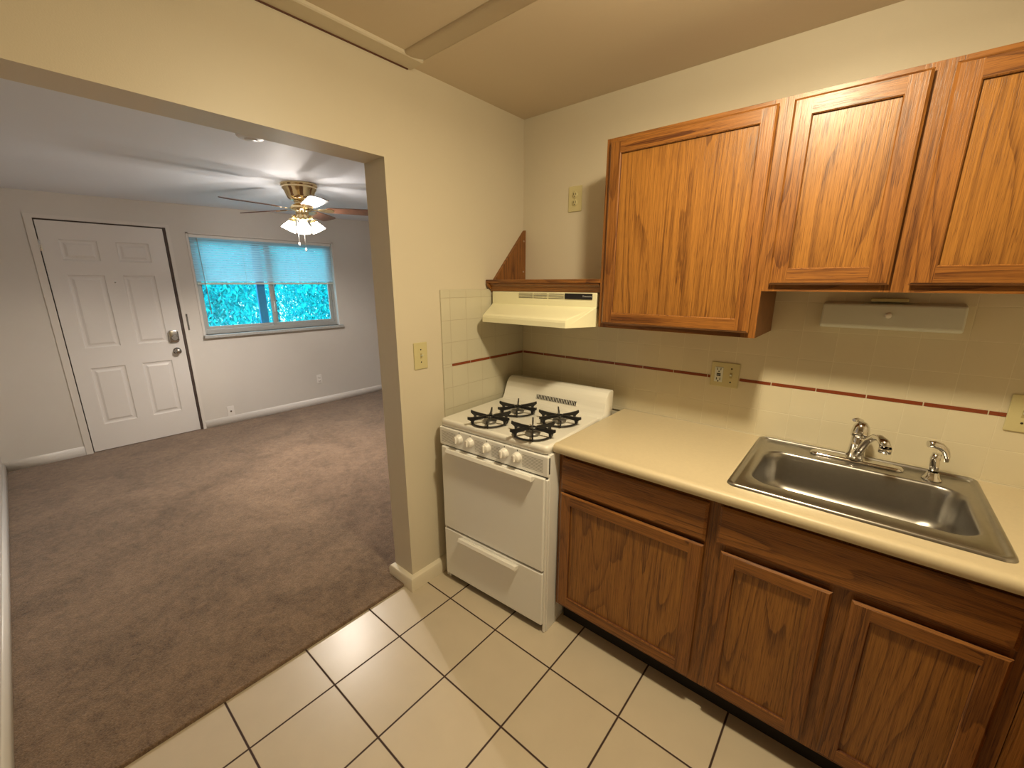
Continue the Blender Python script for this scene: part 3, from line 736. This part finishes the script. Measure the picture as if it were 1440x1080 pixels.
# base cabinets
def toe(x0, x1, parent, y=-.555):
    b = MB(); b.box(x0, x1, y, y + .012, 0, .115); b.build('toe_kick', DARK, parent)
bc1 = thing('base_cabinet', 'oak base cabinet with one drawer over one wide door, beside the stove', 'cabinet', (1.01, -.3, 0))
carcass(.702, 1.3195, -.620, .115, .874, [(.702, .735), (1.285, 1.3195)], [(.115, .150), (.690, .715), (.845, .874)], bc1, yb=-.01)
drawer_front(.720, 1.300, .708, .852, -.620, bc1, 'drawer')
cab_door(.720, 1.300, .136, .694, -.620, bc1, sw_=.048)
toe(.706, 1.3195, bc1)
bc2 = thing('base_cabinet', 'oak sink base cabinet with two doors under a long false front', 'cabinet', (1.67, -.3, 0))
carcass(1.320, 2.024, -.620, .115, .874, [(1.320, 1.365), (1.640, 1.702), (1.985, 2.024)], [(.115, .150), (.690, .874)], bc2, yb=-.01)
drawer_front(1.334, 1.992, .720, .855, -.620, bc2, 'false_front')
cab_door(1.352, 1.650, .136, .697, -.620, bc2, sw_=.045)
cab_door(1.692, 1.992, .136, .697, -.620, bc2, sw_=.045)
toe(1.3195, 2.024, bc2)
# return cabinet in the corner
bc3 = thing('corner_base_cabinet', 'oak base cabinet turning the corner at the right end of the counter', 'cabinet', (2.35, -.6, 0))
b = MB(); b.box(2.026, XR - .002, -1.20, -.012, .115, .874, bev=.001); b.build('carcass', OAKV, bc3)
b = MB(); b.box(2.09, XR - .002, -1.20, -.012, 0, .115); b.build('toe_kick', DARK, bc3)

# countertop with sink cut-out and rolled front edge
b = MB()
z0c, z1c = .876, .914
def nose(x0, x1, y_in):
    pts = [(y_in, z0c), (-.655, z0c), (-.664, .879), (-.669, .887), (-.670, .900), (-.667, .909), (-.660, .9145), (-.650, .9165), (-.638, .9155), (-.625, .914), (y_in, z1c)]
    b.prism(pts, 'x', x0, x1)
b.box(.698, 1.350, -.555, -.0152, z0c, z1c); b.box(1.350, 1.945, -.045, -.0152, z0c, z1c); b.box(1.945, XR, -.555, -.0152, z0c, z1c)
nose(.698, XR, -.555)
b.box(2.01, XR, -1.22, -.655, z0c, z1c)
ct = b.build('countertop', LAMIN, origin=(1.3, -.3, .876), autosmooth=True)
tag(ct, 'beige laminate countertop with rolled front edge running over the base cabinets', 'countertop')

# sink
sk = thing('kitchen_sink', 'stainless steel single bowl sink set into the beige countertop', 'sink', (1.65, -.3, .914))
X0, X1, Y0, Y1 = 1.328, 1.968, -.592, -.020
def rr(i, z, r): return rrect(X0 + i, X1 - i, Y0 + i, Y1 - i, r, z, 8)
BX0, BX1, BY0, BY1 = 1.378, 1.922, -.508, -.158
def br(i, z, r): return rrect(BX0 + i, BX1 - i, BY0 + i, BY1 - i, r, z, 8)
b = MB()
b.loops([rr(0, .9145, .030), rr(.002, .9205, .030), rr(.006, .9235, .028), rr(.011, .9235, .026), rr(.015, .9200, .024), rr(.018, .9150, .023), rr(.023, .9145, .022), rr(.028, .9165, .022),
         br(-.006, .9165, .075), br(-.001, .9155, .072), br(.003, .909, .070), br(.007, .895, .068), *[br(.010 + .055 * (1 - math.cos(a_ * PI / 16)), .812 - .055 * math.sin(a_ * PI / 16), .070) for a_ in range(0, 9)], br(.10, .7545, .05), br(.150, .7515, .03)])
b.build('basin', STEEL, sk)
b = MB(); b.lathe([(.045, 0), (.043, .002), (.036, .001), (.030, -.004), (0, -.006)], (1.65, -.333, .7525), (0, 0, 1), 28); b.build('drain', CHROME, sk)

fc = thing('faucet', 'chrome single lever faucet on a long deck plate behind the sink', 'faucet', (1.648, -.088, .9178))
b = MB(); b.loops([rrect(1.512, 1.784, -.113, -.063, .0245, .9178), rrect(1.512, 1.784, -.113, -.063, .0245, .921), rrect(1.518, 1.778, -.108, -.068, .0195, .9265), rrect(1.55, 1.746, -.100, -.076, .0115, .929)], smooth=True)
b.build('deck_plate', CHROME, fc)
b = MB(); b.lathe([(.029, 0), (.028, .012), (.025, .03), (.0235, .055), (.023, .080), (.021, .085)], (1.648, -.088, .927), (0.0, 0.02, 1), 28)
b.build('faucet_body', CHROME, fc)
b = MB(); b.lathe([(.0215, 0), (.0275, .005), (.028, .020), (.0235, .042), (.014, .056), (0, .061)], (1.648, -.087, 1.010), (0, 0.05, 1), 28)
b.tube([(1.648, -.085, 1.058), (1.643, -.092, 1.072), (1.633, -.112, 1.081), (1.622, -.140, 1.084)], [.010, .0085, .007, .0055], 12)
b.build('lever_handle', CHROME, fc)
sp = [(1.652, -.100, .945), (1.660, -.120, .982), (1.671, -.150, 1.022), (1.685, -.185, 1.048), (1.698, -.214, 1.055), (1.709, -.238, 1.048), (1.713, -.248, 1.034)]
b = MB(); b.tube(sp, [.013, .0125, .0115, .0108, .012, .015, .016], 18); b.build('spout', CHROME, fc)
b = MB(); b.lathe([(.0165, 0), (.017, -.004), (.0165, -.016), (.013, -.017), (0, -.015)], (1.713, -.248, 1.035), (0, 0, 1), 24); b.build('aerator', CHROME, fc)

spr = thing('side_sprayer', 'chrome pull-out side sprayer standing right of the faucet', 'sprayer', (1.851, -.112, .917))
b = MB(); b.lathe([(.026, 0), (.0255, .004), (.019, .010), (.016, .022), (.0135, .026)], (1.851, -.112, .9178), (0, 0, 1), 24); b.build('deck_collar', CHROME, spr)
b = MB(); b.tube([(1.851, -.112, .938), (1.850, -.110, .965), (1.848, -.108, .990), (1.850, -.108, 1.008)], [.011, .0125, .013, .012], 16); b.build('sprayer_body', CHROME, spr)
b = MB(); b.tube([(1.876, -.100, .983), (1.874, -.101, 1.003), (1.866, -.104, 1.022), (1.852, -.108, 1.034), (1.836, -.113, 1.039), (1.822, -.118, 1.038)], [.006, .009, .0115, .013, .0125, .0115], 16); b.build('sprayer_head', CHROME, spr)

# under cabinet light
uf = thing('under_cabinet_light', 'long pale plastic light fixture on the tiles under the short wall cabinet', 'light fixture', (1.655, -.008, 1.40))
b = MB(); b.prism([(-.0085, 1.398), (-.050, 1.398), (-.062, 1.406), (-.048, 1.484), (-.0085, 1.492)], 'x', 1.468, 1.842, bev=.006); b.build('diffuser', CREAMF, uf)
b = MB(); b.lathe([(0, .010), (.008, .009), (.010, .004), (.010, 0)], (1.655, -.052, 1.448), (0, -1, .15), 20); b.build('knob', PLASTICW, uf)
b = MB(); b.box(1.60, 1.70, -.040, -.0085, 1.494, 1.505, bev=.002); b.build('mounting_bracket', ALMONDD, uf)

# ------------------------------------------------------------------ shelf over the hood and its side bracket
sh = thing('hood_shelf', 'narrow oak shelf between the wall and the cabinet, on top of the range hood', 'shelf', (.35, 0, 1.55))
b = MB(); b.box(.001, .688, -.325, -.001, 1.556, 1.574, bev=.003); b.build('shelf_board', OAKH, sh)
b = MB(); b.prism([(-.318, 1.556), (-.318, 1.548), (-.306, 1.540), (-.300, 1.524), (-.296, 1.515), (-.282, 1.515), (-.282, 1.556)], 'x', .012, .680); b.build('shelf_molding', OAKH, sh, autosmooth=True)
b = MB(); b.prism([(-.330, 1.556), (-.325, 1.538), (-.30, 1.522), (-.275, 1.50), (-.262, 1.45), (-.262, 1.40), (-.02, 1.40), (-.02, 1.556)], 'x', .0085, .022); b.build('side_cleat', OAKY, sh)
br_ = thing('triangular_bracket', 'oak triangular side board screwed to the corner wall above the hood shelf', 'bracket', (.01, -.1, 1.5745))
b = MB(); b.prism([(-.268, 1.5745), (-.001, 1.5745), (-.001, 1.850), (-.006, 1.850)], 'x', .0005, .019, bev=.001); b.build('board', OAKV, br_)
for y, z in ((-.022, 1.62), (-.018, 1.79)):
    b = MB(); b.lathe([(0, .0015), (.004, .0008), (.005, 0)], (.019, y, z), (1, 0, 0), 12); b.build('screw_head', CHROME, br_)

# ------------------------------------------------------------------ range hood
hd = thing('range_hood', 'almond enamel range hood with vent slots and black switch plate', 'range hood', (.34, -.1, 1.36))
b = MB()
# body: box front at y=-.300, z 1.447..1.513 ; canopy flares forward and tapers at the ends
hx0, hx1 = .026, .662
b.box(hx0, hx1, -.300, -.010, 1.440, 1.5135, bev=.004)
top = [(hx0, -.300, 1.450), (hx1, -.300, 1.450)]
L0, R0 = .086, .590
secs = [(-.298, 1.450, hx0, hx1), (-.312, 1.444, hx0 + .008, hx1 - .009), (-.425, 1.404, L0, R0 + .002), (-.438, 1.396, L0, R0), (-.441, 1.386, L0, R0), (-.441, 1.363, L0, R0)]
rows_ = []
for y, z, a, c in secs:
    rows_.append([(a, y, z), (c, y, z)])
bm = b.bm
for r0, r1 in zip(rows_, rows_[1:]):
    f = bm.faces.new([bm.verts.new(p_) for p_ in (r0[0], r0[1], r1[1], r1[0])])
for side in (0, 1):
    pts = [r[side] for r in rows_]
    xb = hx0 if side == 0 else hx1
    pts2 = pts + [(xb, -.300, 1.363)]
    vs = [bm.verts.new(p_) for p_ in pts2]; bm.faces.new(vs if side == 0 else vs[::-1])
    xa, xb2 = (hx0, hx0 + .004) if side == 0 else (hx1 - .004, hx1)
    b.box(xa, xb2, -.300, -.010, 1.363, 1.45)
b.box(hx0, hx1, -.020, -.010, 1.363, 1.45)
bmesh.ops.remove_doubles(bm, verts=bm.verts, dist=1e-5)
b.build('hood_shell', HOODP, hd)
b = MB(); b.box(hx0 + .01, hx1 - .01, -.298, -.022, 1.40, 1.404); b.build('filter_panel', VENTG, hd)
for x0, x1 in ((.214, .302), (.308, .392), (.399, .487)):
    b = MB(); b.box(x0, x1, -.3008, -.299, 1.483, 1.509); v_ = b.build('vent', VENTG, hd)
    b = MB()
    for k in range(4): b.box(x0, x1, -.304, -.3005, 1.4865 + k * .0062, 1.4890 + k * .0062)
    b.build('louver', HOODP, v_)
b = MB(); b.box(.493, .640, -.3035, -.299, 1.483, 1.510, bev=.001); cp = b.build('switch_plate', BLACKP, hd)
tcv = bpy.data.curves.new('lettering', 'FONT'); tcv.body = 'Kenmore'; tcv.size = .0125; tcv.extrude = .0004
to = bpy.data.objects.new('lettering_src', tcv); col.objects.link(to)
me = bpy.data.meshes.new_from_object(to); bpy.data.objects.remove(to)
lt = bpy.data.objects.new('lettering', me); col.objects.link(lt); me.materials.clear(); me.materials.append(LETTER)
me.transform(Matrix.Translation((.591 - .34, -.3042 + .1, 1.494 - 1.36)) @ Matrix.Rotation(PI / 2, 4, 'X')); lt.parent = cp

# ------------------------------------------------------------------ gas stove (local frame: x across, y depth from the front)
TH = .05; SW_ = .625
ox, oy = .69 - SW_ * math.cos(TH), -.695 - SW_ * math.sin(TH)
st = thing('gas_stove', 'white apartment gas stove with four black grates, beside the countertop', 'stove', (ox, oy, 0), TH)
def sb(b, nm, mat, parent=st, **k): return b.build(nm, mat, parent, local=True, **k)
b = MB(); b.box(.008, .020, .004, .590, 0.0, .872); b.box(SW_ - .002, SW_ + .012, .004, .590, 0.0, .872, bev=.002); b.box(.020, SW_ - .002, .580, .590, .02, .872)
b.box(.020, SW_ - .002, .03, .58, .045, .06); b.box(.020, SW_, .004, .010, .30, .345); b.box(.020, SW_, .030, .040, .06, .872)
sb(b, 'body', ENAMELB)
b = MB(); lp = [rrect(-.003, SW_ + .003, -.006, .560, .022, z, 6) for z in (.874,)]
b.loops([rrect(.012, SW_ - .012, .010, .550, .02, .874, 6), rrect(-.003, SW_ + .003, -.006, .562, .024, .874, 6), rrect(-.003, SW_ + .003, -.006, .562, .024, .898, 6), rrect(0, SW_, -.003, .559, .022, .905, 6), rrect(.006, SW_ - .006, .003, .553, .018, .9085, 6), rrect(.012, SW_ - .012, .009, .547, .015, .9085, 6)])
sb(b, 'cooktop', ENAMEL)
# backguard
b = MB()
bgp = [(.470, .9085), (.488, .917), (.496, .935), (.503, .947), (.512, .975), (.522, 1.002), (.540, 1.022), (.562, 1.030), (.590, 1.030), (.600, 1.020), (.600, .875), (.470, .875)]
b.prism(bgp, 'x', .010, SW_ + .013, bev=.004); bgo = sb(b, 'backguard', ENAMEL, autosmooth=True)
b = MB(); b.prism([(.4945, .9385), (.4985, .9375), (.5065, .9585), (.5030, .9600)], 'x', .232, .482); vt = sb(b, 'oven_vent', DARK, bgo)
b = MB()
for k in range(26): b.prism([(.4925, .9385), (.4985, .9375), (.5065, .9585), (.5010, .9600)], 'x', .2350 + k * .0098, .2372 + k * .0098)
sb(b, 'vent_bars', ENAMEL, vt)
# control panel
b = MB(); b.box(-.004, SW_ + .010, -.012, .010, .776, .869, bev=.006, seg=3)
cpn = sb(b, 'control_panel', ENAMELB)
for x0, x1 in ((.012, .108), (.232, .283), (.334, .383), (.505, .610)):
    b = MB()
    for k in range(9): b.box(x0, x1, -.0125, -.0118, .795 + k * .0066, .7962 + k * .0066)
    sb(b, 'printed_stripes', VENTG, cpn)
b = MB(); b.box(SW_ - .006, SW_ + .0106, -.0045, .006, .789, .862); sb(b, 'end_slot', DARK, cpn)
for xk in (.133, .204, .307, .408, .479):
    b = MB(); b.lathe([(.023, 0), (.023, .004), (.021, .006), (.0195, .020), (.017, .023), (0, .023)], (xk, -.012, .831), (0, -1, 0), 28)
    kn = sb(b, 'knob', PLASTICW, cpn)
    b = MB(); b.box(xk - .0045, xk + .0045, -.044, -.034, .815, .847, bev=.003); sb(b, 'grip', PLASTICW, kn)
    b = MB(); b.box(xk - .0015, xk + .0015, -.0128, -.0118, .857, .864); sb(b, 'mark', DARK, kn)
# oven door and drawer
b = MB(); b.box(.012, SW_ - .002, -.020, .002, .323, .771, bev=.006, seg=3); od = sb(b, 'oven_door', ENAMELB)
def handle(x0, x1, z0, z1, yf, par):
    b = MB(); b.prism([(yf, z0 + .004), (yf - .012, z0), (yf - .030, z0 + .002), (yf - .032, z0 + .009), (yf - .026, z1), (yf - .018, z1), (yf, z0 + .016)], 'x', x0, x1, bev=.0015)
    sb(b, 'handle', PLASTICW, par)
handle(.070, .575, .752, .776, -.020, od)
b = MB(); b.box(.012, SW_ - .002, -.020, .002, .040, .313, bev=.006, seg=3); dr = sb(b, 'broiler_drawer', ENAMELB)
handle(.134, .494, .283, .307, -.020, dr)
b = MB(); b.box(SW_ - .002, SW_ + .010, -.012, .004, 0.003, .765, bev=.003); sb(b, 'front_post', ENAMELB)
b = MB(); b.box(.0, .010, -.004, .004, .01, .765, bev=.002); sb(b, 'front_post', ENAMELB)
b = MB(); b.box(.02, SW_ - .01, .0025, .010, .02, .777); sb(b, 'dark_interior', DARK)  # black sheet: darkness of the gaps behind door and drawer put into its colour
for xb_, yb_ in ((.240, .088), (.250, .300), (.496, .078), (.500, .298)):
    b = MB(); b.lathe([(.088, .0090), (.084, .0105), (.080, .0088), (.070, .003), (.045, .001), (.0, .001)], (xb_, yb_, .901), (0, 0, 1), 40); bn = sb(b, 'burner', ENAMEL)
    b = MB(); b.lathe([(.018, 0), (.020, .008), (.032, .012), (.034, .017), (.030, .022), (0, .024)], (xb_, yb_, .9025), (0, 0, 1), 28); sb(b, 'burner_cap', ALU, bn)
    b = MB()
    rg = []
    for s in range(41):
        a = 2 * PI * s / 40; rg.append((xb_ + .087 * math.cos(a), yb_ + .087 * math.sin(a), .9165))
    b.tube(rg, .0042, 8, caps=False)
    for k in range(6):
        a = math.radians(60 * k + 4)
        R = Matrix.Translation((xb_, yb_, 0)) @ Matrix.Rotation(a, 4, 'Z')
        # flat fin: foot at the ring, rises, runs to the centre
        b.prism([(.111, .9535), (.112, .941), (.094, .930), (.092, .912), (.083, .912), (.080, .931), (.045, .935), (.020, .935), (.016, .941), (.022, .9475), (.060, .948), (.100, .951)], 'y', -.0034, .0034, mtx=R)
    b.tube([(xb_ + .019 * math.cos(2 * PI * s / 12), yb_ + .019 * math.sin(2 * PI * s / 12), .941) for s in range(13)], .0045, 6, caps=False)
    sb(b, 'grate', BLACK, bn)

# ------------------------------------------------------------------ kitchen ceiling lamp (above the frame)
kl = thing('ceiling_lamp', 'flush opal glass ceiling lamp over the kitchen floor', 'ceiling lamp', (KITCHEN_LIGHT[0], KITCHEN_LIGHT[1], H))
b = MB(); b.lathe([(.0, 0), (.10, 0), (.10, -.012), (.06, -.03), (.03, -.034), (.028, -.05), (0, -.05)], (KITCHEN_LIGHT[0], KITCHEN_LIGHT[1], H), (0, 0, 1), 32); b.build('lamp_base', WHITE, kl)
